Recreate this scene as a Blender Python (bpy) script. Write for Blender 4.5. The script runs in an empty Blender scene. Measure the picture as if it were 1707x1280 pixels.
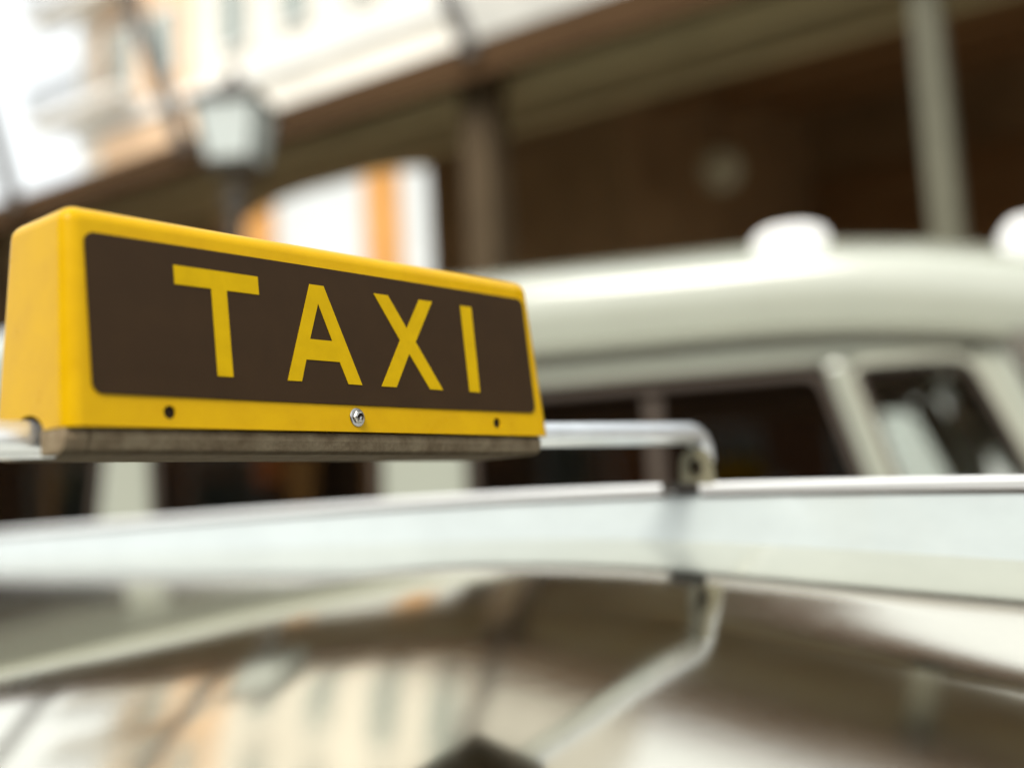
import bpy, bmesh, math, random
from mathutils import Vector, Matrix
random.seed(7)
S = bpy.context.scene
COL = S.collection

# ------------------------------------------------------------------ camera
cam_d = bpy.data.cameras.new('camera')
cam = bpy.data.objects.new('camera', cam_d)
COL.objects.link(cam)
S.camera = cam
cam.location = (0, 0, 1.5)
cam.rotation_euler = (1.683429, 0.054597, 0.006172)
cam_d.sensor_width = 36.0
cam_d.lens = 36.0 * 1900 / 1707
cam_d.clip_start = 0.01
cam_d.clip_end = 3000
cam_d.dof.use_dof = True
cam_d.dof.focus_distance = 0.81
cam_d.dof.aperture_fstop = 1.6

# ------------------------------------------------------------------ sky and sun
SUN_DIR = Vector((-0.32, -0.85, 0.95)).normalized()
elev = math.asin(SUN_DIR.z)
rot = math.atan2(SUN_DIR.x, SUN_DIR.y)
W = bpy.data.worlds.new('World')
S.world = W
W.use_nodes = True
nt = W.node_tree
nt.nodes.clear()
sky = nt.nodes.new('ShaderNodeTexSky')
sky.sky_type = 'NISHITA'
sky.sun_disc = False
sky.sun_elevation = elev
sky.sun_rotation = rot
sky.air_density = 1.0
sky.dust_density = 2.0
sky.ozone_density = 1.0
hs = nt.nodes.new('ShaderNodeHueSaturation')       # hazy, almost white overcast
hs.inputs['Saturation'].default_value = 0.35
bg = nt.nodes.new('ShaderNodeBackground')
bg.inputs['Strength'].default_value = 0.15
wo = nt.nodes.new('ShaderNodeOutputWorld')
nt.links.new(sky.outputs[0], hs.inputs['Color'])
cl = nt.nodes.new('ShaderNodeMix')                  # even layer of thin white cloud over the clear sky
cl.data_type = 'RGBA'
cl.inputs['Factor'].default_value = 0.65
for _i in cl.inputs:
    if _i.type == 'RGBA' and _i.name == 'A': nt.links.new(hs.outputs[0], _i)
    if _i.type == 'RGBA' and _i.name == 'B': _i.default_value = (5.0, 5.15, 4.95, 1)
nt.links.new([o_ for o_ in cl.outputs if o_.type == 'RGBA'][0], bg.inputs['Color'])
nt.links.new(bg.outputs[0], wo.inputs['Surface'])

sd = bpy.data.lights.new('sun', 'SUN')
sd.energy = 1.5
sd.angle = math.radians(24)
sd.color = (1.0, 0.95, 0.86)
so = bpy.data.objects.new('sun', sd)
COL.objects.link(so)
so.rotation_euler = SUN_DIR.to_track_quat('Z', 'Y').to_euler()
so.location = (0, 0, 30)

S.view_settings.view_transform = 'Standard'
S.view_settings.look = 'None'
S.view_settings.exposure = 1.05
S.view_settings.gamma = 1.0
S.view_settings.use_curve_mapping = False
S.cycles.use_denoising = True
S.cycles.max_bounces = 10
S.cycles.transparent_max_bounces = 12
S.cycles.caustics_reflective = False
S.cycles.caustics_refractive = False

# ------------------------------------------------------------------ materials
def mat(name, base, rough=0.5, metallic=0.0, coat=0.0, spec=0.5, noise=0.0, nscale=8.0, bump=0.0, bscale=60.0,
        stretch=None, coat_rough=0.03, col2=None, rnoise=0.0):
    m = bpy.data.materials.new(name)
    m.use_nodes = True
    n = m.node_tree
    b = n.nodes['Principled BSDF']
    b.inputs['Base Color'].default_value = (*base, 1)
    b.inputs['Roughness'].default_value = rough
    b.inputs['Metallic'].default_value = metallic
    b.inputs['Specular IOR Level'].default_value = spec
    b.inputs['Coat Weight'].default_value = coat
    b.inputs['Coat Roughness'].default_value = coat_rough
    tc = n.nodes.new('ShaderNodeTexCoord')
    mp = n.nodes.new('ShaderNodeMapping')
    n.links.new(tc.outputs['Object'], mp.inputs['Vector'])
    if stretch:
        mp.inputs['Scale'].default_value = stretch
    if noise > 0 or col2:
        t = n.nodes.new('ShaderNodeTexNoise')
        t.inputs['Scale'].default_value = nscale
        t.inputs['Detail'].default_value = 6
        t.inputs['Roughness'].default_value = 0.65
        n.links.new(mp.outputs[0], t.inputs['Vector'])
        r = n.nodes.new('ShaderNodeValToRGB')
        lo = col2 if col2 else tuple(c * (1 - noise) for c in base)
        hi = base if col2 else tuple(min(1, c * (1 + noise)) for c in base)
        r.color_ramp.elements[0].position = 0.35
        r.color_ramp.elements[1].position = 0.65
        r.color_ramp.elements[0].color = (*lo, 1)
        r.color_ramp.elements[1].color = (*hi, 1)
        n.links.new(t.outputs['Fac'], r.inputs['Fac'])
        n.links.new(r.outputs['Color'], b.inputs['Base Color'])
        if rnoise:
            mr = n.nodes.new('ShaderNodeMapRange')
            mr.inputs['To Min'].default_value = max(0.0, rough - rnoise)
            mr.inputs['To Max'].default_value = rough + rnoise
            n.links.new(t.outputs['Fac'], mr.inputs['Value'])
            n.links.new(mr.outputs[0], b.inputs['Roughness'])
    if bump > 0:
        t2 = n.nodes.new('ShaderNodeTexNoise')
        t2.inputs['Scale'].default_value = bscale
        t2.inputs['Detail'].default_value = 5
        n.links.new(mp.outputs[0], t2.inputs['Vector'])
        bp = n.nodes.new('ShaderNodeBump')
        bp.inputs['Strength'].default_value = bump
        bp.inputs['Distance'].default_value = 0.002
        n.links.new(t2.outputs['Fac'], bp.inputs['Height'])
        n.links.new(bp.outputs[0], b.inputs['Normal'])
    return m

def glass_mat(name, tint, refl=1.0):
    m = bpy.data.materials.new(name)
    m.use_nodes = True
    n = m.node_tree
    n.nodes.clear()
    out = n.nodes.new('ShaderNodeOutputMaterial')
    tr = n.nodes.new('ShaderNodeBsdfTransparent')
    tr.inputs['Color'].default_value = (*tint, 1)
    gl = n.nodes.new('ShaderNodeBsdfGlossy')
    gl.inputs['Roughness'].default_value = 0.02
    fr = n.nodes.new('ShaderNodeFresnel')
    fr.inputs['IOR'].default_value = 1.52
    mx = n.nodes.new('ShaderNodeMixShader')
    n.links.new(fr.outputs[0], mx.inputs['Fac'])
    n.links.new(tr.outputs[0], mx.inputs[1])
    n.links.new(gl.outputs[0], mx.inputs[2])
    n.links.new(mx.outputs[0], out.inputs['Surface'])
    return m

def frosted_mat(name, col):
    m = bpy.data.materials.new(name)
    m.use_nodes = True
    n = m.node_tree
    n.nodes.clear()
    out = n.nodes.new('ShaderNodeOutputMaterial')
    tl = n.nodes.new('ShaderNodeBsdfTranslucent')
    tl.inputs['Color'].default_value = (*col, 1)
    df = n.nodes.new('ShaderNodeBsdfPrincipled')
    df.inputs['Base Color'].default_value = (*col, 1)
    df.inputs['Roughness'].default_value = 0.25
    mx = n.nodes.new('ShaderNodeMixShader')
    mx.inputs['Fac'].default_value = 0.5
    n.links.new(tl.outputs[0], mx.inputs[1])
    n.links.new(df.outputs[0], mx.inputs[2])
    n.links.new(mx.outputs[0], out.inputs['Surface'])
    return m

M = dict(
    yellow=mat('yellow_plastic', (0.66, 0.385, 0.0005), 0.30, spec=0.10, col2=(0.60, 0.34, 0.0004), nscale=26, bump=0.05, bscale=300, rnoise=.1),
    letter=mat('yellow_letter', (0.59, 0.37, 0.001), 0.55, spec=0.08, noise=.05, nscale=60),
    panel=mat('dark_brown_panel', (0.037, 0.019, 0.0066), 0.5, spec=0.12, noise=0.08, nscale=30),
    hole=mat('dark_hole', (0.02, 0.012, 0.007), 0.8, spec=0.1),
    screw=mat('screw_steel', (0.36, 0.35, 0.33), 0.25, metallic=1.0, noise=0.15, nscale=300),
    base=mat('grimy_base', (0.34, 0.27, 0.17), 0.8, spec=.2, col2=(0.20, 0.145, 0.085), nscale=70, bump=0.5, bscale=220),
    bar=mat('bare_aluminium', (0.82, 0.85, 0.88), 0.36, metallic=0.9, noise=0.05, nscale=40),
    bracket=mat('cream_bracket', (0.19, 0.175, 0.11), 0.5, noise=0.1, nscale=40),
    deck=mat('silver_paint', (0.80, 0.76, 0.645), 0.09, metallic=1.0, coat=0.0, noise=0.03, nscale=5, rnoise=0.03,
             bump=0.012, bscale=25),
    railw=mat('rail_white', (0.54, 0.60, 0.59), 0.2, coat=1.0, noise=0.10, nscale=5, bump=.25, bscale=9, stretch=(1, .5, 1)),  # colour mottle stands in for uneven reflections on the rail
    cap=mat('rail_cap_white', (0.86, 0.87, 0.86), 0.18, metallic=0.0, coat=1.0),
    trim=mat('black_rubber', (0.03, 0.025, 0.02), 0.6),
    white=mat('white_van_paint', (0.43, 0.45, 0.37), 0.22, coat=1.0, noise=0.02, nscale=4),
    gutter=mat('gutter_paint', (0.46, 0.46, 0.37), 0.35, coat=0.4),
    seal=mat('window_rubber', (0.07, 0.05, 0.035), 0.55),
    glass=glass_mat('tinted_glass', (0.48, 0.40, 0.29)),
    glassc=glass_mat('clear_glass', (0.9, 0.92, 0.9)),
    inter=mat('van_interior', (0.16, 0.10, 0.06), 0.8, noise=0.2, nscale=6),
    seat=mat('seat_cloth', (0.12, 0.085, 0.055), 0.9, noise=0.2, nscale=20),
    tyre=mat('tyre_rubber', (0.02, 0.02, 0.02), 0.8),
    rim=mat('rim_steel', (0.5, 0.5, 0.5), 0.35, metallic=1.0),
    lens=mat('lamp_lens', (0.75, 0.76, 0.74), 0.08, coat=1.0),
    redlens=mat('red_lens', (0.4, 0.02, 0.015), 0.15, coat=1.0),
    wlamp=mat('white_lamp_plastic', (0.9, 0.9, 0.9), 0.3, coat=0.5),
    wood=mat('dark_timber', (0.33, 0.19, 0.088), 0.8, spec=.1, col2=(0.24, 0.13, 0.06), nscale=5, stretch=(0.35, 3, 3), bump=0.3, bscale=12),
    beam=mat('olive_beam', (0.52, 0.45, 0.28), 0.8, spec=.1, noise=0.18, nscale=5, stretch=(0.3, 2, 2)),
    post=mat('grey_post', (0.125, 0.12, 0.085), 0.7, spec=.2, noise=0.08, nscale=5),
    postd=mat('brown_post', (0.085, 0.06, 0.035), 0.8, spec=.1, noise=0.1, nscale=5),
    dwall=mat('brown_wall', (0.30, 0.195, 0.105), 0.9, spec=.1, noise=0.15, nscale=2.2, bump=0.3, bscale=30),
    iron=mat('dark_iron', (0.045, 0.036, 0.026), 0.5, noise=0.2, nscale=20),
    frost=frosted_mat('frosted_glass', (0.93, 0.97, 0.95)),
    globe=frosted_mat('globe_glass', (0.82, 0.80, 0.66)),
    wplaster=mat('white_plaster', (0.60, 0.63, 0.63), 0.85, noise=0.04, nscale=1.3),
    ochre=mat('ochre_plaster', (0.58, 0.28, 0.075), 0.85, noise=0.08, nscale=2),
    cream=mat('cream_plaster', (0.74, 0.70, 0.62), 0.85, noise=0.10, nscale=0.5),
    terra=mat('terracotta_plaster', (0.70, 0.48, 0.30), 0.85, noise=0.10, nscale=1.0),
    pale=mat('pale_stone', (0.82, 0.81, 0.77), 0.8, noise=0.05, nscale=1.5),
    wpane=mat('window_pane', (0.20, 0.24, 0.21), 0.08, coat=1.0),
    fascia=mat('fascia_timber', (0.075, 0.042, 0.02), 0.85, spec=.08, noise=0.2, nscale=4, stretch=(.3, 3, 3)),
    brick=mat('brown_brick', (0.24, 0.15, 0.095), 0.85, noise=0.2, nscale=3, spec=.2),
    tile=mat('roof_sheet', (0.10, 0.06, 0.035), 0.85, spec=.1, noise=0.2, nscale=3),
    asphalt=mat('asphalt', (0.06, 0.055, 0.048), 0.9, noise=0.25, nscale=3, bump=0.4, bscale=80),
    pave=mat('paving', (0.30, 0.26, 0.20), 0.85, noise=0.15, nscale=2, bump=0.3, bscale=30),
)

# ------------------------------------------------------------------ mesh helpers
class MB:
    """Collects faces; .build() links them as ONE mesh object."""
    def __init__(self):
        self.v, self.f = [], []
    def add(self, vs, fs):
        o = len(self.v)
        self.v += [tuple(p) for p in vs]
        self.f += [tuple(i + o for i in q) for q in fs]
        return self
    def box(self, lo, hi):
        x0, y0, z0 = lo
        x1, y1, z1 = hi
        vs = [(x0, y0, z0), (x1, y0, z0), (x1, y1, z0), (x0, y1, z0), (x0, y0, z1), (x1, y0, z1), (x1, y1, z1), (x0, y1, z1)]
        return self.add(vs, [(0, 3, 2, 1), (4, 5, 6, 7), (0, 1, 5, 4), (1, 2, 6, 5), (2, 3, 7, 6), (3, 0, 4, 7)])
    def prism(self, poly, lo, hi, f):
        """poly: 2-D points; f(u, v, w) places a point; w runs lo..hi"""
        n = len(poly)
        vs = [f(u, v, lo) for u, v in poly] + [f(u, v, hi) for u, v in poly]
        fs = [tuple(range(n - 1, -1, -1)), tuple(range(n, 2 * n))]
        fs += [(i, (i + 1) % n, n + (i + 1) % n, n + i) for i in range(n)]
        return self.add(vs, fs)
    def ring(self, outer, inner, lo, hi, f):
        n = len(outer)
        vs = [f(*p, lo) for p in outer] + [f(*p, lo) for p in inner] + [f(*p, hi) for p in outer] + [f(*p, hi) for p in inner]
        fs = []
        for i in range(n):
            j = (i + 1) % n
            fs += [(i, j, n + j, n + i), (2 * n + i, 3 * n + i, 3 * n + j, 2 * n + j), (i, 2 * n + i, 2 * n + j, j), (n + i, n + j, 3 * n + j, 3 * n + i)]
        return self.add(vs, fs)
    def tube(self, pts, r, n=14, caps=True):
        pts = [Vector(p) for p in pts]
        rings = []
        up = None
        for i, p in enumerate(pts):
            d = (pts[min(i + 1, len(pts) - 1)] - pts[max(i - 1, 0)]).normalized()
            if up is None:
                up = Vector((0, 0, 1)) if abs(d.z) < 0.9 else Vector((1, 0, 0))
            x = d.cross(up).normalized()
            y = x.cross(d).normalized()
            up = y
            rr = r[i] if isinstance(r, (list, tuple)) else r
            rings.append([p + (x * math.cos(2 * math.pi * k / n) + y * math.sin(2 * math.pi * k / n)) * rr for k in range(n)])
        return self.loft(rings, caps)
    def loft(self, rings, caps=True, closed=True):
        n = len(rings[0])
        vs = [p for r in rings for p in r]
        fs = []
        for i in range(len(rings) - 1):
            for k in range(n if closed else n - 1):
                j = (k + 1) % n
                fs.append((i * n + k, i * n + j, (i + 1) * n + j, (i + 1) * n + k))
        if caps:
            fs.append(tuple(range(n - 1, -1, -1)))
            fs.append(tuple((len(rings) - 1) * n + k for k in range(n)))
        return self.add(vs, fs)
    def lathe(self, prof, f, n=24):
        """prof: (radius, height); f(x, y, h) places a point"""
        rings = [[f(r * math.cos(2 * math.pi * k / n), r * math.sin(2 * math.pi * k / n), h) for k in range(n)] for r, h in prof]
        return self.loft(rings)
    def build(self, name, m, parent=None, dz=0.0, smooth=False, bevel=0.0, seg=2, angle=40):
        me = bpy.data.meshes.new(name)
        me.from_pydata([(x, y, z + dz) for x, y, z in self.v], [], self.f)
        bm = bmesh.new()
        bm.from_mesh(me)
        bmesh.ops.recalc_face_normals(bm, faces=bm.faces)
        bm.to_mesh(me)
        bm.free()
        me.materials.append(m)
        o = bpy.data.objects.new(name, me)
        COL.objects.link(o)
        if parent:
            o.parent = parent
        if bevel:
            b = o.modifiers.new('bevel', 'BEVEL')
            b.width = bevel
            b.segments = seg
            b.limit_method = 'ANGLE'
            b.angle_limit = math.radians(angle)
            b.harden_normals = False
        if smooth:
            for p in me.polygons:
                p.use_smooth = True
            try:
                me.set_sharp_from_angle(angle=math.radians(35))
            except Exception:
                pass
        return o

def thing(name, label, cat, loc=(0, 0, 0), rz=0.0, group=None):
    o = bpy.data.objects.new(name, None)
    COL.objects.link(o)
    o.location = loc
    o.rotation_euler = (0, 0, rz)
    o['label'] = label
    o['category'] = cat
    if group:
        o['group'] = group
    return o

def structure(o):
    o['kind'] = 'structure'
    return o

XYZ = lambda u, v, w: (u, v, w)
XWZ = lambda u, v, w: (u, w, v)       # poly in x-z, extruded along y
WYZ = lambda u, v, w: (w, u, v)       # poly in y-z, extruded along x

def rrect(x0, y0, x1, y1, r, n=5):
    pts = []
    for cx, cy, a0 in ((x1 - r, y1 - r, 0), (x0 + r, y1 - r, 90), (x0 + r, y0 + r, 180), (x1 - r, y0 + r, 270)):
        for k in range(n + 1):
            a = math.radians(a0 + 90 * k / n)
            pts.append((cx + r * math.cos(a), cy + r * math.sin(a)))
    return pts

def round_poly(poly, r, n=4):
    out = []
    k = len(poly)
    for i in range(k):
        p = Vector(poly[i]); a = Vector(poly[i - 1]); b = Vector(poly[(i + 1) % k])
        da = (a - p); db = (b - p)
        rr = min(r, da.length * 0.45, db.length * 0.45)
        A = p + da.normalized() * rr
        B = p + db.normalized() * rr
        for j in range(n + 1):
            t = j / n
            q = A * (1 - t) ** 2 + p * 2 * t * (1 - t) + B * t * t
            out.append((q.x, q.y))
    return out

def inset(poly, d):
    """offset a convex-ish polygon inwards by d (negative: outwards)"""
    k = len(poly)
    area = sum(poly[i][0] * poly[(i + 1) % k][1] - poly[(i + 1) % k][0] * poly[i][1] for i in range(k))
    s = 1 if area > 0 else -1
    out = []
    for i in range(k):
        p0 = Vector(poly[i - 1]); p1 = Vector(poly[i]); p2 = Vector(poly[(i + 1) % k])
        e1 = (p1 - p0).normalized(); e2 = (p2 - p1).normalized()
        n1 = Vector((-e1.y, e1.x)) * s; n2 = Vector((-e2.y, e2.x)) * s
        m = (n1 + n2)
        m = m / max(0.3, m.dot(n1))
        q = p1 + m * d
        out.append((q.x, q.y))
    return out

def sstep(a, b, t):
    t = max(0.0, min(1.0, (t - a) / (b - a)))
    return t * t * (3 - 2 * t)

# ------------------------------------------------------------------ ground
g = MB().box((-900, -900, -0.5), (900, 900, 0.0)).build('street', M['asphalt'])
structure(g)

# ================================================================== the canopied building behind
E1 = Vector((0.832, -0.555, 0)).normalized()
CAN_O = Vector((0.57, 5.41, 0))
CAN_RZ = math.atan2(E1.y, E1.x)
pv = MB().box((-40, -0.9, 0.0), (30, 30, 0.13))
o = pv.build('pavement', M['pave']); structure(o)
o.location = CAN_O; o.rotation_euler = (0, 0, CAN_RZ)
can = thing('canopy_building', 'dark timber canopy on grey posts in front of a brown wall', 'building', (CAN_O.x, CAN_O.y, 0), CAN_RZ)
XL, XR = -16.0, 11.0
sof = lambda y: 3.90 + 0.25 * y
# fascia / eave
MB().box((XL, -0.04, 3.80), (XR, 0.0, 4.0)).build('fascia', M['fascia'], can)
# soffit boards and roof sheet over the left bay (to the wall) and right bay (deep porch)
def slab(x0, x1, y0, y1, t0, t1):
    return MB().add([(x0, y0, sof(y0) + t0), (x1, y0, sof(y0) + t0), (x1, y1, sof(y1) + t0), (x0, y1, sof(y1) + t0),
                     (x0, y0, sof(y0) + t1), (x1, y0, sof(y0) + t1), (x1, y1, sof(y1) + t1), (x0, y1, sof(y1) + t1)],
                    [(0, 3, 2, 1), (4, 5, 6, 7), (0, 1, 5, 4), (1, 2, 6, 5), (2, 3, 7, 6), (3, 0, 4, 7)])
bay = [(XL, -1.2, 2.3), (-1.2, XR, 6.3)]
for x0, x1, y1 in bay:
    nb = 0
    y = 0.004
    while y < y1 - 0.05:
        slab(x0 + 0.002, x1 - 0.002, y, min(y + 0.232, y1), 0.0 + 0.004 * (nb % 2), 0.03).build('soffit_board', M['wood'], can)
        y += 0.24
        nb += 1
    slab(x0, x1, 0.004, y1, 0.034, 0.075).build('roof', M['tile'], can)
for y, t, h, mm in ((0.45, 0.10, 0.15, 'beam'), (1.40, 0.12, 0.19, 'beam'), (2.6, 0.10, 0.16, 'wood'), (3.8, 0.10, 0.16, 'wood'), (5.0, 0.10, 0.16, 'wood')):
    x0 = XL if y < 2 else -1.1
    MB().box((x0, y, sof(y) - h), (XR, y + t, sof(y) - 0.003)).build('beam', M[mm], can)
# posts
for i, (x, w) in enumerate(((-15.3, .18), (-12.9, .18), (-10.5, .18), (-8.1, .18), (-5.7, .18), (-0.92, .19), (1.46, .125), (3.86, .15), (6.26, .15), (8.66, .15))):
    p = MB().box((x - w / 2, 0.12, 0.13), (x + w / 2, 0.12 + w, sof(0.12) - 0.02)).build('post', M['postd' if i < 6 else 'post'], can, bevel=0.012)
    MB().box((x - w / 2 - .03, 0.09, 0.13), (x + w / 2 + .03, 0.15 + w, 0.33)).build('base_plinth', M['post'], p)
# left wall with one arched opening
def arch_wall(x0, x1, y0, y1, ztop, ox0, ox1, zs, zc, name='wall'):
    mb = MB()
    mb.box((x0, y0, 0.13), (ox0, y1, ztop))
    mb.box((ox1, y0, 0.13), (x1, y1, ztop))
    n = 16
    cx = (ox0 + ox1) / 2; hw = (ox1 - ox0) / 2
    arc = [(cx - hw * math.cos(math.pi * k / n), zs + (zc - zs) * math.sin(math.pi * k / n)) for k in range(n + 1)]
    for k in range(n):
        a, b = arc[k], arc[k + 1]
        mb.prism([a, b, (b[0], ztop), (a[0], ztop)], y0, y1, XWZ)
    return mb.build(name, M['dwall'], can)
arch_wall(XL, -0.995, 2.0, 2.3, sof(2.0) - 0.002, -5.12, -2.70, 4.16, 4.388)
MB().prism([(2.304, 0.13), (6.0, 0.13), (6.0, sof(6.0) - .003), (2.304, sof(2.304) - .003)], -1.195, -1.0, WYZ).build('wall', M['dwall'], can)
# porch back wall: openings low down
mb = MB()
ops = [(-0.62, 1.2), (2.6, 3.6), (5.2, 6.6)]
xs = -1.19
for a, b in ops:
    mb.box((xs, 6.0, 0.13), (a, 6.25, 5.35)); mb.box((a, 6.0, 2.75), (b, 6.25, 5.35)); xs = b
mb.box((xs, 6.0, 0.13), (XR, 6.25, 5.35))
mb.build('wall', M['dwall'], can)
# dark dado boards on the porch wall above the openings
for k in range(9):
    x = -0.99 + k * 1.25
    MB().box((x, 5.96, 2.9), (x + 1.2, 5.998, 4.6)).build('wall_board', M['wood'], can, bevel=0.01)
# iron stay rods rising from the eave
for x0, z0, x1, z1, r in ((-3.05, 4.02, -4.05, 6.20, .055), (-4.90, 4.02, -5.95, 6.4, .06), (-0.78, 4.02, -1.35, 5.4, .05)):
    MB().tube([(x0, -0.06, z0 - 0.12), (x1, -0.06, z1)], r, 10).build('stay_rod', M['iron'], can, smooth=True)

# hanging globe lamp under the canopy
hl = thing('hanging_lamp', 'round cream glass globe lamp hanging under the dark canopy', 'lamp',
           CAN_O + E1 * (-0.50) + Vector((-E1.y, E1.x, 0)) * 2.5 + Vector((0, 0, 3.80)), CAN_RZ)
MB().lathe([(0.001, -.15), (0.075, -.13), (0.13, -.075), (0.15, 0), (0.13, 0.075), (0.075, 0.13), (0.05, 0.14)], XYZ, 28).build('globe', M['globe'], hl, smooth=True)
MB().lathe([(0.055, 0.135), (0.055, 0.17), (0.02, 0.19), (0.02, 0.20)], XYZ, 20).build('cap', M['iron'], hl, smooth=True)
MB().tube([(0, 0, 0.2), (0, 0, 0.715)], 0.008, 8).build('stem', M['iron'], hl)

# street lantern on its post
P1 = Vector((-E1.y, E1.x, 0))
lp = thing('street_lantern', 'old street lantern with tapered frosted glass on a dark iron post', 'street lamp',
           CAN_O + E1 * (-2.12) + P1 * (-0.5) + Vector((0, 0, 0.13)), CAN_RZ + 0.5)
MB().lathe([(.16, 0), (.16, .12), (.11, .18), (.09, .5), (.065, .56), (.05, .7), (.042, 3.12), (.07, 3.14), (.07, 3.2), (.03, 3.24), (.03, 3.335)], XYZ, 18).build('post', M['iron'], lp, smooth=True)
def sq(h, z):
    return [(-h, -h, z), (h, -h, z), (h, h, z), (-h, h, z)]
zb, zt = 3.38, 3.70
MB().loft([sq(.12, zb - .05), sq(.135, zb)]).build('lantern_base', M['iron'], lp)
rot4 = [Matrix.Rotation(math.pi / 2 * k, 3, 'Z') for k in range(4)]
for R4 in rot4:
    q = [(-.118, -.127, zb + .01), (.118, -.127, zb + .01), (.166, -.176, zt - .01), (-.166, -.176, zt - .01)]
    q2 = [(x, y + .006, z) for x, y, z in q]
    MB().loft([[R4 @ Vector(p) for p in q], [R4 @ Vector(p) for p in q2]]).build('pane', M['frost'], lp)
    MB().tube([R4 @ Vector((.128, -.128, zb)), R4 @ Vector((.178, -.178, zt))], .012, 6).build('glazing_bar', M['iron'], lp)
cp = MB().loft([sq(.20, zt), sq(.205, zt + .02), sq(.11, zt + .09), sq(.08, zt + .10), sq(.07, zt + .14), sq(.03, zt + .17)]).build('cap', M['iron'], lp)
MB().lathe([(.03, zt + .165), (.035, zt + .20), (.012, zt + .25)], XYZ, 12).build('finial', M['iron'], cp, smooth=True)

# ------------------------------------------------------------------ courtyard house behind the arch
ch = thing('courtyard_house', 'white plastered house with ochre pilasters seen through the arch', 'building',
           CAN_O + P1 * 13.0 + Vector((0, 0, 0.13)), CAN_RZ)
MB().box((-24, 0, 0), (26, 2.8, 9.6)).build('wall', M['wplaster'], ch)
for x0, x1 in ((-17.4, -15.45), (-12.75, -11.85), (-6.5, -5.6), (2.3, 3.1), (9.0, 9.8)):
    MB().box((x0, -0.12, 0), (x1, -0.002, 9.0)).build('pilaster', M['ochre'], ch)
MB().box((-24.1, -0.25, 9.1), (26.1, -0.002, 9.5)).build('cornice', M['pale'], ch)
for x in (-20.6, -9.6, -4.4, 4.4, 6.6, 12.6):
    w = MB().box((x, -0.05, 1.0), (x + 1.0, -0.002, 2.7)).build('window', M['pale'], ch)
    MB().box((x + .1, -0.07, 1.1), (x + .9, -0.052, 2.6)).build('pane', M['wpane'], w)

# ------------------------------------------------------------------ tall apartment house above the canopy
ap = thing('apartment_house', 'sunlit cream and terracotta apartment house with balconies rising behind the canopy', 'building',
           CAN_O + P1 * 16.0 + Vector((0, 0, 0.0)), CAN_RZ)
AX0, AX1 = -26.6, -12.2
MB().box((AX0, 0, 0), (AX1, 9, 21)).build('wall', M['cream'], ap)
for x0, x1, z0, z1 in ((-25.6, -21.4, 13.8, 21), (-25.6, -21.4, 8, 13.2), (-17.2, -12.25, 10.6, 11.9)):
    MB().box((x0, -0.08, z0), (x1, -0.002, z1)).build('render_panel', M['terra'], ap)
MB().box((AX0 - .1, -0.28, 13.3), (AX1 + .1, -0.002, 13.65)).build('string_course', M['pale'], ap)
for zf in (10.2, 14.3, 17.6):
    for x in (-25.0, -23.1, -20.3, -18.0, -15.7, -13.8):
        w = MB().box((x, -0.16, zf), (x + 1.15, -0.082, zf + 2.1)).build('window', M['pale'], ap)
        MB().box((x + .12, -0.19, zf + .12), (x + .54, -0.162, zf + 1.98)).build('pane', M['wpane'], w)
        MB().box((x + .61, -0.19, zf + .12), (x + 1.03, -0.162, zf + 1.98)).build('pane', M['wpane'], w)
for zf in (9.9, 14.0, 17.3):
    b = MB().box((-27.9, -1.1, zf - .18), (-23.4, -0.165, zf)).build('balcony', M['pale'], ap)
    rl = MB().box((-27.9, -1.1, zf + .95), (-23.4, -1.05, zf + 1.02))
    for k in range(31):
        x = -27.85 + k * .147
        rl.box((x, -1.09, zf), (x + .025, -1.06, zf + .95))
    rl.build('railing', M['iron'], b)

# ------------------------------------------------------------------ unseen houses behind the camera, added to darken reflections in glass and paint
BK = Vector((-P1.x, -P1.y, 0))
for k_, lb in enumerate(('unseen low brown brick house added to darken reflections, at the left end of the row across the street', 'unseen tallest brown brick house added to darken reflections, second from the left across the street',
                        'unseen mid-height brown brick house added to darken reflections, directly across the street from the canopy', 'unseen low brown brick house added to darken reflections, second from the right across the street',
                        'unseen tall brown brick house added to darken reflections, at the right end of the row across the street')):
    hb = thing('added_townhouse', lb, 'building', E1 * (-26 + k_ * 11.2) + BK * (13.5 + 0.4 * (k_ % 2)), CAN_RZ, 'unseen townhouses added to darken reflections')
    ht = (7.2, 9.0, 8.1, 7.2, 8.6)[k_]
    MB().box((0, -8, 0), (11, 0, ht)).build('wall', M['brick'], hb)
    MB().box((-.05, -8.2, ht), (11.05, .35, ht + .3)).build('roof', M['tile'], hb)
    for zf in (0.9, 4.0):
        for c_ in range(4):
            w = MB().box((1 + c_ * 2.55, .002, zf), (2.3 + c_ * 2.55, .06, zf + 1.9)).build('window', M['pale'], hb)
            MB().box((1.1 + c_ * 2.55, .062, zf + .1), (2.2 + c_ * 2.55, .075, zf + 1.8)).build('pane', M['wpane'], w)

# ================================================================== white minibus
k = 1.24
VD = Vector((math.sin(math.radians(75.5)), -math.cos(math.radians(75.5)), 0))
V0 = Vector((0.504 * k, 2.5 * k, 0))
van = thing('minibus', 'white high-roofed minibus parked beyond the taxi with dark side windows', 'minibus', V0, math.atan2(VD.y, VD.x))
VW = 1.72            # width
BZ = 1.42            # belt line
XB, XF = -3.45, 1.12
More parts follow.
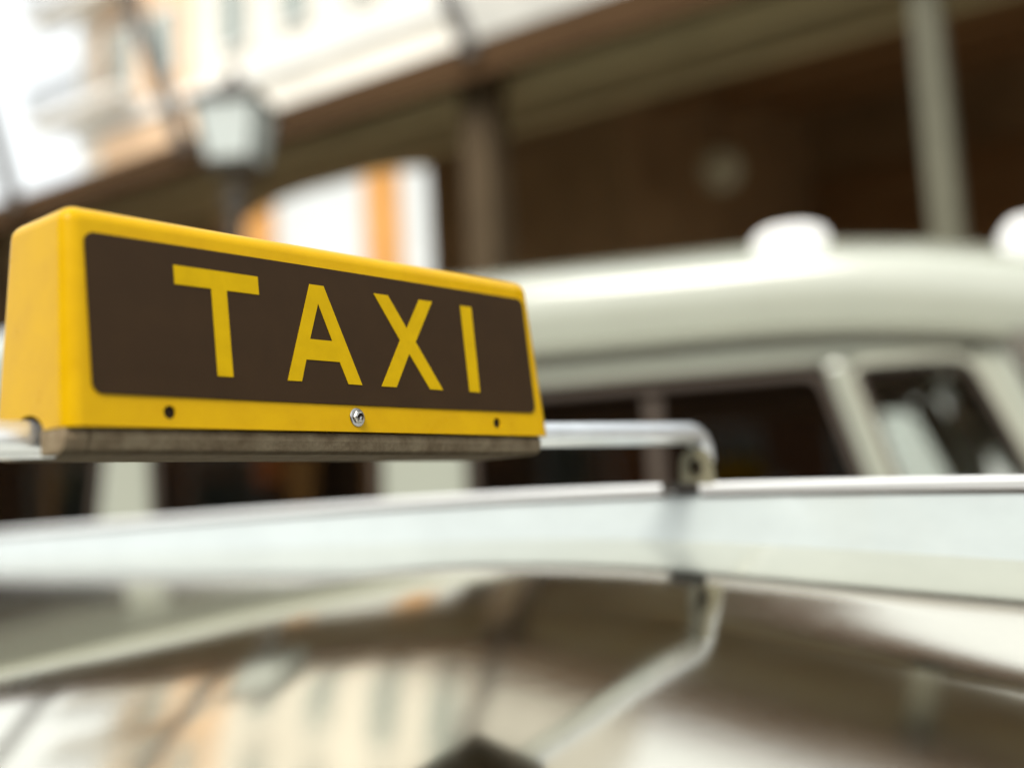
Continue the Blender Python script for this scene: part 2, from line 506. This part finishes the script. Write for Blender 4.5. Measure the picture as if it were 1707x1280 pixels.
# lower body, lofted along x
def body_ring(x, hw, z0, z1):
    c = VW / 2
    pr = [(-hw + .06, z0), (-hw + .005, z0 + .12), (-hw - .03, (z0 + z1) / 2), (-hw - .02, z1 - .12), (-hw, z1)]
    return [(x, c + a, z) for a, z in pr] + [(x, c - a, z) for a, z in reversed(pr)]
rings = [body_ring(XB, VW / 2 - .05, .5, BZ), body_ring(XB + .08, VW / 2, .42, BZ), body_ring(0.95, VW / 2, .40, BZ), body_ring(1.35, VW / 2 - .03, .40, 1.20),
         body_ring(1.62, VW / 2 - .10, .42, 1.02), body_ring(1.70, VW / 2 - .20, .48, .92)]
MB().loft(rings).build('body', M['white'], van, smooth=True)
# pillars and header of each side
def side_parts(y0, y1, yg):
    mb = MB()
    mb.box((XB + .02, y0, 1.855), (.60, y1, 1.925))
    pil = [[(XB + .02, BZ), (XB + .2, BZ), (XB + .22, 1.853), (XB + .06, 1.853)],
           [(-2.03, BZ), (-1.83, BZ), (-1.84, 1.853), (-1.975, 1.853)],
           [(-1.06, BZ), (-.80, BZ), (-.80, 1.853), (-1.05, 1.853)],
           [(.342, BZ), (.398, BZ), (.276, 1.853), (.222, 1.853)],
           [(.775, BZ), (.845, BZ), (.655, 1.925), (.602, 1.925), (.602, 1.80)]]
    for p in pil:
        mb.prism(p, y0, y1, XWZ)
    mb.build('side_frame', M['white'], van, bevel=0.012)
    wins = [[(XB + .22, BZ + .02), (-2.04, BZ + .02), (-1.985, 1.845), (XB + .235, 1.845)],
            [(-1.82, BZ + .02), (-1.07, BZ + .02), (-1.06, 1.845), (-1.83, 1.845)],
            [(-.79, BZ + .02), (.334, BZ + .02), (.220, 1.845), (-.79, 1.845)],
            [(.400, BZ + .02), (.762, BZ + .02), (.590, 1.845), (.280, 1.845)]]
    for i, wp in enumerate(wins):
        wp2 = round_poly(wp, 0.06)
        inn = inset(wp2, 0.022)
        ym = y0 + (y1 - y0) * 0.4
        fr = MB().ring(wp2, inn, y0 + .004, y1 - .004, XWZ).build('window', M['seal'], van)
        MB().prism(inset(wp2, 0.014), ym, ym + .005, XWZ).build('pane', M['glassc' if i == 3 else 'glass'], fr)
        if i == 3:   # bright inner frame of the front quarter light
            MB().ring(inset(wp2, -.012), inset(wp2, .006), y0 - .010, y0 + .003, XWZ).build('frame', M['gutter'], fr)
        if i == 2:
            MB().box((-.27, ym - .008, BZ + .05), (-.225, ym + .012, 1.80)).build('slider_bar', M['seal'], fr)
side_parts(0.0, 0.06, 0.03)
side_parts(VW - 0.06, VW, VW - 0.03)
# gutter along the roof edge
def rz_side(x):
    return 0.0 if x < 0 else -0.13 * x * x
def rz_top(x):
    return (0.0 if x < 0.05 else -0.17 * (x - 0.05) ** 2) + (-0.02 * max(0, -1.5 - x) ** 2)
xs = [XB - .02 + i * (XF - XB) / 44 for i in range(45)]
for ys, sg in ((0.0, 1), (VW, -1)):
    rings = []
    for x in xs[:-4]:
        z = 1.928 + rz_side(x)
        rings.append([(x, ys + sg * .03, z), (x, ys - sg * .035, z + .002), (x, ys - sg * .045, z + .022), (x, ys - sg * .028, z + .026), (x, ys + sg * .03, z + .012)])
    MB().loft(rings).build('rain_gutter', M['gutter'], van)
half = [(-.022, 1.958), (-.032, 2.00), (-.030, 2.08), (-.018, 2.128), (.01, 2.152), (.06, 2.178), (.13, 2.211), (.21, 2.242), (.30, 2.262), (.42, 2.274), (.60, 2.281), (VW / 2, 2.285)]
full = half + [(VW - y, z) for y, z in reversed(half[:-1])]
rings = []
for i, x in enumerate(xs):
    t = rz_top(x); s_ = rz_side(x)
    endf = 1.0
    r = []
    for y, z in full:
        h = (z - 1.958) / (2.285 - 1.958)
        e = sstep(XF - .25, XF, x) * 0.9
        e2 = sstep(XB + .3, XB - .02, x) * .35
        zz = 1.958 + (z - 1.958) * (1 - 0.75 * e * e - e2 * e2) + s_ * (1 - h) + t * h
        r.append((x, VW / 2 + (y - VW / 2) * (1 - .06 * e - .03 * e2), zz))
    rings.append(r)
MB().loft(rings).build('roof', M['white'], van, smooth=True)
# windscreen, rear screen, lamps, bumper, mirror
MB().loft([[(.655, .07, 1.915), (.655, VW - .07, 1.915), (1.12, VW - .04, 1.24), (1.12, .04, 1.24)],
           [(.648, .07, 1.910), (.648, VW - .07, 1.910), (1.113, VW - .04, 1.235), (1.113, .04, 1.235)]]).build('windscreen', M['glassc'], van)
rw = MB().ring([(.12, BZ), (VW - .12, BZ), (VW - .16, 1.92), (.16, 1.92)], [(.2, BZ + .06), (VW - .2, BZ + .06), (VW - .23, 1.86), (.23, 1.86)], XB + .0, XB + .05, WYZ).build('rear_window', M['white'], van)
MB().box((XB + .02, .2, BZ + .05), (XB + .026, VW - .2, 1.87)).build('pane', M['glass'], rw)
for y in (.28, VW - .28):
    MB().lathe([(.001, .0), (.09, .0), (.11, -.02), (.11, -.06)], lambda a, b, h: (1.705 + h, y + a, .76 + b), 20).build('headlight', M['lens'], van, smooth=True)
    MB().box((XB - .025, y - .13, .75), (XB + .01, y - .03, 1.15)).build('tail_light', M['redlens'], van, bevel=.01)
MB().box((1.62, .02, .44), (1.78, VW - .02, .60)).build('bumper', M['trim'], van, bevel=.03)
MB().box((XB - .1, .04, .44), (XB + .02, VW - .04, .58)).build('bumper', M['trim'], van, bevel=.03)
def wheel(parent, c, r, w, ax):
    f = (lambda a, b, h: (c[0] + a, c[1] + h, c[2] + b)) if ax == 'y' else (lambda a, b, h: (c[0] + h, c[1] + a, c[2] + b))
    wh = MB().lathe([(r * .62, -w / 2), (r * .92, -w / 2), (r, -w * .36), (r, w * .36), (r * .92, w / 2), (r * .62, w / 2)], f, 28).build('wheel', M['tyre'], parent, smooth=True)
    MB().lathe([(.001, -w * .40), (r * .25, -w * .42), (r * .5, -w * .36), (r * .64, -w * .52), (r * .64, w * .52), (r * .5, w * .36), (r * .25, w * .42), (.001, w * .40)], f, 28).build('rim', M['rim'], wh, smooth=True)
for x in (-2.55, 1.02):
    for y in (.06, VW - .06):
        wheel(van, (x, y, .34), .34, .22, 'y')
# interior
MB().box((XB + .1, .08, .62), (.95, VW - .08, .68)).build('cabin_floor', M['inter'], van)
MB().box((.86, .1, .7), (1.1, VW - .1, 1.26)).build('dashboard', M['inter'], van, bevel=.04)
MB().box((XB + .1, .075, 1.905), (.58, VW - .075, 1.92)).build('headlining', M['inter'], van)
for x, ys in ((.12, (.46, 1.26)), (-.95, (.42, .86, 1.30)), (-1.95, (.42, .86, 1.30)), (-2.9, (.42, .86, 1.30))):
    for y in ys:
        st = MB().box((x - .05, y - .2, .69), (x + .42, y + .2, 1.0)).build('seat', M['seat'], van, bevel=.05, seg=3)
        MB().prism([(x - .07, 1.0), (x + .05, 1.0), (x - .05, 1.50), (x - .15, 1.50)], y - .2, y + .2, XWZ).build('backrest', M['seat'], st, bevel=.04, seg=3)
        MB().box((x - .17, y - .11, 1.52), (x - .08, y + .11, 1.68)).build('headrest', M['seat'], st, bevel=.03, seg=3)

# white lamps standing on the minibus roof
def roof_lamp(name, label, x, y, zz, w, h, d):
    xr = x
    z = zz + rz_top(xr)
    P = V0 + VD * x + Vector((-VD.y, VD.x, 0)) * y
    t = thing(name, label, 'roof lamp', (P.x, P.y, z), math.atan2(VD.y, VD.x), 'white lamps on the minibus roof')
    MB().box((-w / 2 - .02, -d / 2 - .01, -.06), (w / 2 + .02, d / 2 + .01, .012)).build('base', M['gutter'], t, bevel=.006)
    MB().prism(round_poly([(-w / 2, .012), (w / 2, .012), (w / 2 - .01, h * .75), (w * .18, h), (-w * .22, h * .95), (-w / 2 + .012, h * .68)], .03), -d / 2, d / 2, XWZ).build('lens', M['wlamp'], t, bevel=.02, seg=3)
    return t
roof_lamp('roof_lamp', 'glaring white rounded roof lamp on the minibus roof, fully in view', .16, .20, 2.195, .225, .088, .12)
roof_lamp('roof_lamp', 'tall white roof lamp at the front end of the minibus roof', .82, .36, 2.235, .17, .135, .12)

# ================================================================== the taxi (local: x across, y to the rear, z up)
SO = Vector((-0.24583, 0.66306, 1.58298))
RZ = math.pi / 2 - 0.72022
DZ = SO.z
taxi = thing('taxi', 'silver taxi whose glossy roof fills the foreground below the yellow sign', 'taxi', (SO.x, SO.y, 0), RZ)
RX0, RX1, RY0, RY1 = -0.40, 0.725, -0.86, 2.20
def deck_z(x, y):
    z = -.114 - .115 * (.72 - x)
    if x < .28:
        z += .5 * .10 * min(.18, .28 - x) ** 2 + (.018 * max(0, .10 - x)) + .5 * .2 * max(0, .10 - x) ** 2
    fall = .5 * .36 * min(.35, max(0, .35 - y)) ** 2
    if y < 0:
        fall += .126 * -y + .5 * .06 * y * y
    z -= fall * (1 - .56 * sstep(.44, .80, x))
    if y < -.60:
        z -= .5 * 2.0 * (y + .60) ** 2
    if y > 1.8:
        z -= .5 * .5 * (y - 1.8) ** 2
    ex = max(0, RX0 + .07 - x)
    z -= ex * ex * 6
    return z
NX, NY = 260, 160
vs = []
for j in range(NY + 1):
    y = RY0 + (RY1 - RY0) * j / NY
    for i in range(NX + 1):
        x = RX0 + (RX1 - RX0) * i / NX
        vs.append((x, y, deck_z(x, y)))
fs = [(j * (NX + 1) + i, j * (NX + 1) + i + 1, (j + 1) * (NX + 1) + i + 1, (j + 1) * (NX + 1) + i) for j in range(NY) for i in range(NX)]
rf = MB().add(vs, fs).build('roof', M['deck'], taxi, DZ, smooth=True)
sm = rf.modifiers.new('thick', 'SOLIDIFY'); sm.thickness = .012; sm.offset = -1

# roof rails (painted board with a bright cap strip on top)
def rail_top(y):
    return -.055 - .029 * min(0, y - .53) ** 2 - .004 * max(0, y - .53) ** 2
def rail(xi, sg, gap):
    ys = [-.66 + i * 2.75 / 55 for i in range(56)]
    rings = []
    for i, y in enumerate(ys):
        zt = rail_top(y)
        e = 0.55 * sstep(-.5, -.66, y) + 0.55 * sstep(1.93, 2.09, y)
        zt = zt - (zt + .17) * e
        zb_ = min(-.165, deck_z(max(RX0, min(RX1, xi)), y) + .004) - .02
        rings.append([(xi - sg * .026, y, zb_), (xi - sg * .002, y, zt - .012), (xi + sg * .016, y, zt - .012), (xi + sg * .03, y, zb_)])
    r = MB().loft(rings).build('roof_rail', M['railw'], taxi, DZ, smooth=True)
    for a, b in ((-.52, gap[0]), (gap[1], 1.95)):
        n = 30
        rings = []
        for i in range(n + 1):
            y = a + (b - a) * i / n
            z = rail_top(y)
            rings.append([(xi - sg * .006, y, z - .0115), (xi - sg * .008, y, z - .004), (xi - sg * .004, y, z), (xi + sg * .014, y, z), (xi + sg * .018, y, z - .004), (xi + sg * .016, y, z - .0115)])
        MB().loft(rings).build('cap_strip', M['cap'], r, DZ, smooth=True)
        rings = [[(q[0][0] + sg * .001, q[0][1], q[0][2] - .0030), (q[0][0] + sg * .001, q[0][1], q[0][2] - .0004), (q[0][0] + sg * .016, q[0][1], q[0][2] - .0004), (q[0][0] + sg * .016, q[0][1], q[0][2] - .0030)] for q in rings]
        MB().loft(rings).build('cap_shadow_strip', M['seal'], r, DZ, smooth=True)  # dark-coloured strip paints the shadow line under the cap
rail(.722, 1, (.042, .088))
rail(-.405, -1, (.042, .088))

# rest of the taxi: pillars, glass, lower body, wheels
TC = .16
def tx_ring(y, hw, z0, z1):
    pr = [(-hw + .08, z0), (-hw, z0 + .14), (-hw - .03, (z0 + z1) / 2), (-hw, z1 - .06), (-hw + .06, z1)]
    return [(TC + a, y, z) for a, z in pr] + [(TC - a, y, z) for a, z in reversed(pr)]
rings = [tx_ring(2.50, .74, -1.1, -.75), tx_ring(2.36, .83, -1.25, -.62), tx_ring(1.2, .88, -1.3, -.60), tx_ring(-1.1, .88, -1.3, -.62),
         tx_ring(-1.3, .87, -1.3, -.66), tx_ring(-2.2, .82, -1.28, -.80), tx_ring(-2.4, .74, -1.2, -.92)]
MB().loft(rings).build('body', M['deck'], taxi, DZ, smooth=True)
def side_pt(y, t, sg):
    xr = RX0 + .01 if sg < 0 else RX1 - .01
    zr = deck_z(xr, y) - .02
    xb = TC + sg * .80
    return (xr + (xb - xr) * t, y, zr + (-.62 - zr) * t)
def strip_quad(a0, a1, b0, b1, sg, th):
    q = [side_pt(a0, .0, sg), side_pt(a1, .0, sg), side_pt(b1, 1.02, sg), side_pt(b0, 1.02, sg)]
    return [q, [(x - sg * th, y, z) for x, y, z in q]]
for sg in (-1, 1):
    for a0, a1, b0, b1 in ((-.84, -.74, -1.34, -1.22), (.10, .20, .08, .20), (1.0, 1.12, 1.02, 1.16), (2.05, 2.18, 2.18, 2.32)):
        MB().loft(strip_quad(a0, a1, b0, b1, sg, .05)).build('pillar', M['deck'], taxi, DZ)
    for a0, a1, b0, b1 in ((-.74, .10, -1.22, .08), (.20, 1.0, .20, 1.02), (1.12, 2.05, 1.16, 2.18)):
        MB().loft([[(x - sg * .015, y, z) for x, y, z in strip_quad(a0, a1, b0, b1, sg, .005)[0]], [(x - sg * .02, y, z) for x, y, z in strip_quad(a0, a1, b0, b1, sg, .005)[0]]]).build('side_window', M['glass'], taxi, DZ)
def screen(y_top, y_bot, name):
    zt = deck_z(TC, y_top) - .02
    q = [(RX0 + .05, y_top, zt), (RX1 - .05, y_top, zt), (TC + .76, y_bot, -.63), (TC - .76, y_bot, -.63)]
    MB().loft([q, [(x, y, z - .006) for x, y, z in q]]).build(name, M['glass'], taxi, DZ)
screen(-.85, -1.34, 'windscreen')
screen(2.19, 2.36, 'rear_window')
MB().box((TC - .7, -1.1, -1.2), (TC + .7, 1.9, -1.12)).build('cabin_floor', M['inter'], taxi, DZ)
for x in (TC - .38, TC + .38):
    for y in (-.3, .65):
        st = MB().box((x - .24, y - .25, -1.1), (x + .24, y + .25, -.9)).build('seat', M['inter'], taxi, DZ, bevel=.04)
        MB().box((x - .23, y + .2, -.9), (x + .23, y + .32, -.42)).build('backrest', M['inter'], st, DZ, bevel=.04)
for x in (TC - .55, TC + .55):
    MB().box((x - .14, -2.44, -1.05), (x + .14, -2.36, -.92)).build('headlight', M['lens'], taxi, DZ, bevel=.02)
    MB().box((x - .1, 2.45, -1.0), (x + .1, 2.53, -.8)).build('tail_light', M['redlens'], taxi, DZ, bevel=.02)
for y in (-1.5, 1.4):
    for x in (TC - .76, TC + .76):
        wheel(taxi, (x, y, .32), .32, .2, 'x')

# ------------------------------------------------------------------ roof bar that carries the sign
SB = thing('roof_bar', 'round aluminium roof bar across the taxi roof, running under the sign', 'roof bar', (SO.x, SO.y, SO.z - .06), RZ)
def bar_z(x):
    return -.023 + .0145 * (x / .7)
pts = [(-.385, .048, -.052), (-.381, .048, -.040), (-.370, .048, -.032)] + [(-.35 + i * .0425, .048, bar_z(-.35 + i * .0425)) for i in range(26)]
pts += [(.722, .048, -.010), (.731, .048, -.015), (.737, .048, -.024), (.738, .048, -.040)]
MB().tube(pts, .0116, 20).build('tube', M['bar'], SB, .06, smooth=True)
for xe, sg in ((.728, 1), (-.405, -1)):
    fy = .046
    tongue = [(fy - .021, -.066), (fy + .021, -.066), (fy + .019, -.040)] + [(fy + .019 * math.cos(math.radians(a)), -.040 + .016 * math.sin(math.radians(a))) for a in range(15, 180, 15)] + [(fy - .019, -.040)]
    hole = [(fy + .0085 * math.cos(2 * math.pi * i / len(tongue) + 4.1), -.046 + .0105 * math.sin(2 * math.pi * i / len(tongue) + 4.1)) for i in range(len(tongue))]
    ft = MB().ring(tongue, hole, xe - sg * .012, xe - sg * .006, WYZ).build('foot', M['bracket'], SB, .06)
    MB().box((xe - sg * .006 - .012, .0435, -.0685), (xe - sg * .006 + .012, .0865, -.0605)).build('clamp', M['trim'], ft, .06)
    MB().prism(rrect(fy - .012, -.062, fy + .012, -.030, .008), xe - .0055 if sg > 0 else xe + .001, xe - .001 if sg > 0 else xe + .0055, WYZ).build('bolt_recess', M['hole'], ft, .06)

# ================================================================== the yellow TAXI sign
sign = thing('taxi_sign', 'yellow plastic roof sign with a dark brown panel reading TAXI', 'taxi sign', (SO.x, SO.y, SO.z - .037), RZ)
SDZ = .037
PH = 0.08503
cph, sph = math.cos(PH), math.sin(PH)
def fp(u, v, w):
    """point on the sloping front face: u along, v up the face, w out of it"""
    return (u, v * sph - w * cph, v * cph + w * sph)
# body: eight corners, all edges but the bottom ones rounded
bx = MB()
fr = [(-.0165, -.0195), (.4185, -.0195), (.4125, .1165), (-.0110, .1165)]
fpts = [fp(u, v, 0) for u, v in fr]
bk = [(-.0165, .096, -.0195), (.4185, .096, -.0195), (.4125, .086, .1165), (-.0110, .086, .1165)]
bx.loft([fpts, bk])
body = bx.build('housing', M['yellow'], sign, SDZ)
bm = bmesh.new(); bm.from_mesh(body.data)
top_e = [e for e in bm.edges if (e.verts[0].co.z + e.verts[1].co.z) / 2 > 0.03]
bmesh.ops.bevel(bm, geom=top_e, offset=.0105, segments=6, profile=.5, affect='EDGES')
bm.to_mesh(body.data); bm.free()
for p in body.data.polygons: p.use_smooth = True
body.data.set_sharp_from_angle(angle=math.radians(50))
# cut the two screw holes, and the notch where the bar enters the near end
cut = MB()
for u in (.0503, .3508):
    cut.lathe([(.0043, -.006), (.0043, .01)], lambda a, b, h: fp(u + a, -.0098 + b, h), 20)
cut.lathe([(.0145, -.05), (.0145, .02)], lambda a, b, h: (h, .048 + a * 1.5, -.0235 + b), 24)
co = cut.build('cutter', M['hole'], sign, SDZ)
bo = body.modifiers.new('cut', 'BOOLEAN'); bo.operation = 'DIFFERENCE'; bo.object = co; bo.solver = 'EXACT'
bpy.context.view_layer.update()
dg = bpy.context.evaluated_depsgraph_get()
nm = bpy.data.meshes.new_from_object(body.evaluated_get(dg))
body.modifiers.clear(); body.data = nm
bpy.data.objects.remove(co, do_unlink=True)
body.data.materials.clear(); body.data.materials.append(M['yellow'])
wn = body.modifiers.new('wn', 'WEIGHTED_NORMAL'); wn.keep_sharp = True
for u in (.0503, .3508):
    MB().lathe([(.0042, -.0058), (.0042, -.0014)], lambda a, b, h: fp(u + a, -.0098 + b, h), 18).build('hole_shade_plug', M['hole'], sign, SDZ)  # dark plug colours in the shade inside each screw hole
# dark panel, slightly proud
panel = MB().prism(rrect(-.0003, 0.0, .4000, .0993, .0065, 6), .0001, .0011, fp).build('panel', M['panel'], sign, SDZ)
LT = [
    ('letter', [(.0592, .0857), (.1238, .0857), (.1238, .0730), (.0980, .0730), (.0980, .0147), (.0862, .0147), (.0862, .0730), (.0592, .0730)], None),
    ('letter', [(.1680, .0857), (.1807, .0857), (.2084, .0147), (.1955, .0147), (.1893, .0305), (.1593, .0305), (.1538, .0147), (.1418, .0147)],
     [(.1743, .0722), (.1842, .0455), (.1642, .0455)]),
    ('letter', [(.2281, .0857), (.2425, .0857), (.2588, .0612), (.2752, .0857), (.2893, .0857), (.2667, .0513), (.2910, .0147), (.2770, .0147), (.2586, .0415), (.2420, .0147), (.2272, .0147), (.2505, .0513)], None),
    ('letter', [(.3212, .0857), (.3340, .0857), (.3330, .0147), (.3210, .0147)], None),
]
def letter(poly, hole):
    me = bmesh.new()
    lo = [me.verts.new((u, v, 0)) for u, v in poly]
    edges = [me.edges.new((lo[i], lo[(i + 1) % len(lo)])) for i in range(len(lo))]
    if hole:
        hv = [me.verts.new((u, v, 0)) for u, v in hole]
        edges += [me.edges.new((hv[i], hv[(i + 1) % len(hv)])) for i in range(len(hv))]
    bmesh.ops.triangle_fill(me, use_beauty=True, edges=edges)
    ex = bmesh.ops.extrude_face_region(me, geom=list(me.faces))
    for v in [e for e in ex['geom'] if isinstance(e, bmesh.types.BMVert)]:
        v.co.z += .00035
    bmesh.ops.recalc_face_normals(me, faces=me.faces)
    me.verts.index_update()
    vs = [fp(v.co.x, v.co.y, .0012 + v.co.z) for v in me.verts]
    fs = [tuple(v.index for v in f.verts) for f in me.faces]
    me.free()
    return MB().add(vs, fs)
for nm_, poly, hole in LT:
    letter(poly, hole).build(nm_, M['letter'], panel, SDZ)
# the one visible screw
scx, scz = .2016, -.0090
fs_ = lambda a, b, h: fp(scx + a, scz + b, h)
sc = MB().lathe([(.0066, .0001), (.0068, .0006), (.0062, .0011), (.0048, .0012)], fs_, 28).build('screw', M['screw'], sign, SDZ, smooth=True)
MB().lathe([(.0050, .0012), (.0049, .0022), (.0041, .0033), (.0028, .0039), (.0026, .0026), (.0003, .0016)], fs_, 6).build('screw_head', M['screw'], sc, SDZ)
MB().prism([(-.0024, -.0006), (.0024, -.0006), (.0024, .0006), (-.0024, .0006)], .0017, .0028, lambda u, v, w: fs_(u * .6 - v * .8, u * .8 + v * .6, w)).build('slot', M['hole'], sc, SDZ)
# grimy base tray under the housing
bs = MB()
prof = [(.0045, -.0197), (.0035, -.0260), (.0060, -.0330), (.0110, -.0350), (.080, -.0350), (.090, -.0330), (.093, -.0260), (.092, -.0197)]
# two blocks with the bar's channel left open at the near end
bs.prism(prof, .0, .411, WYZ)
bs.build('base', M['base'], sign, SDZ, bevel=.0015)
bs2 = MB()
bs2.prism([(.0045, -.0197), (.0035, -.0260), (.0060, -.0330), (.0110, -.0350), (.033, -.0350), (.033, -.0197)], -.0160, -.0003, WYZ)
bs2.prism([(.063, -.0350), (.080, -.0350), (.090, -.0330), (.093, -.0260), (.092, -.0197), (.063, -.0197)], -.0160, -.0003, WYZ)
bs2.build('base_lip', M['base'], sign, SDZ, bevel=.0015)
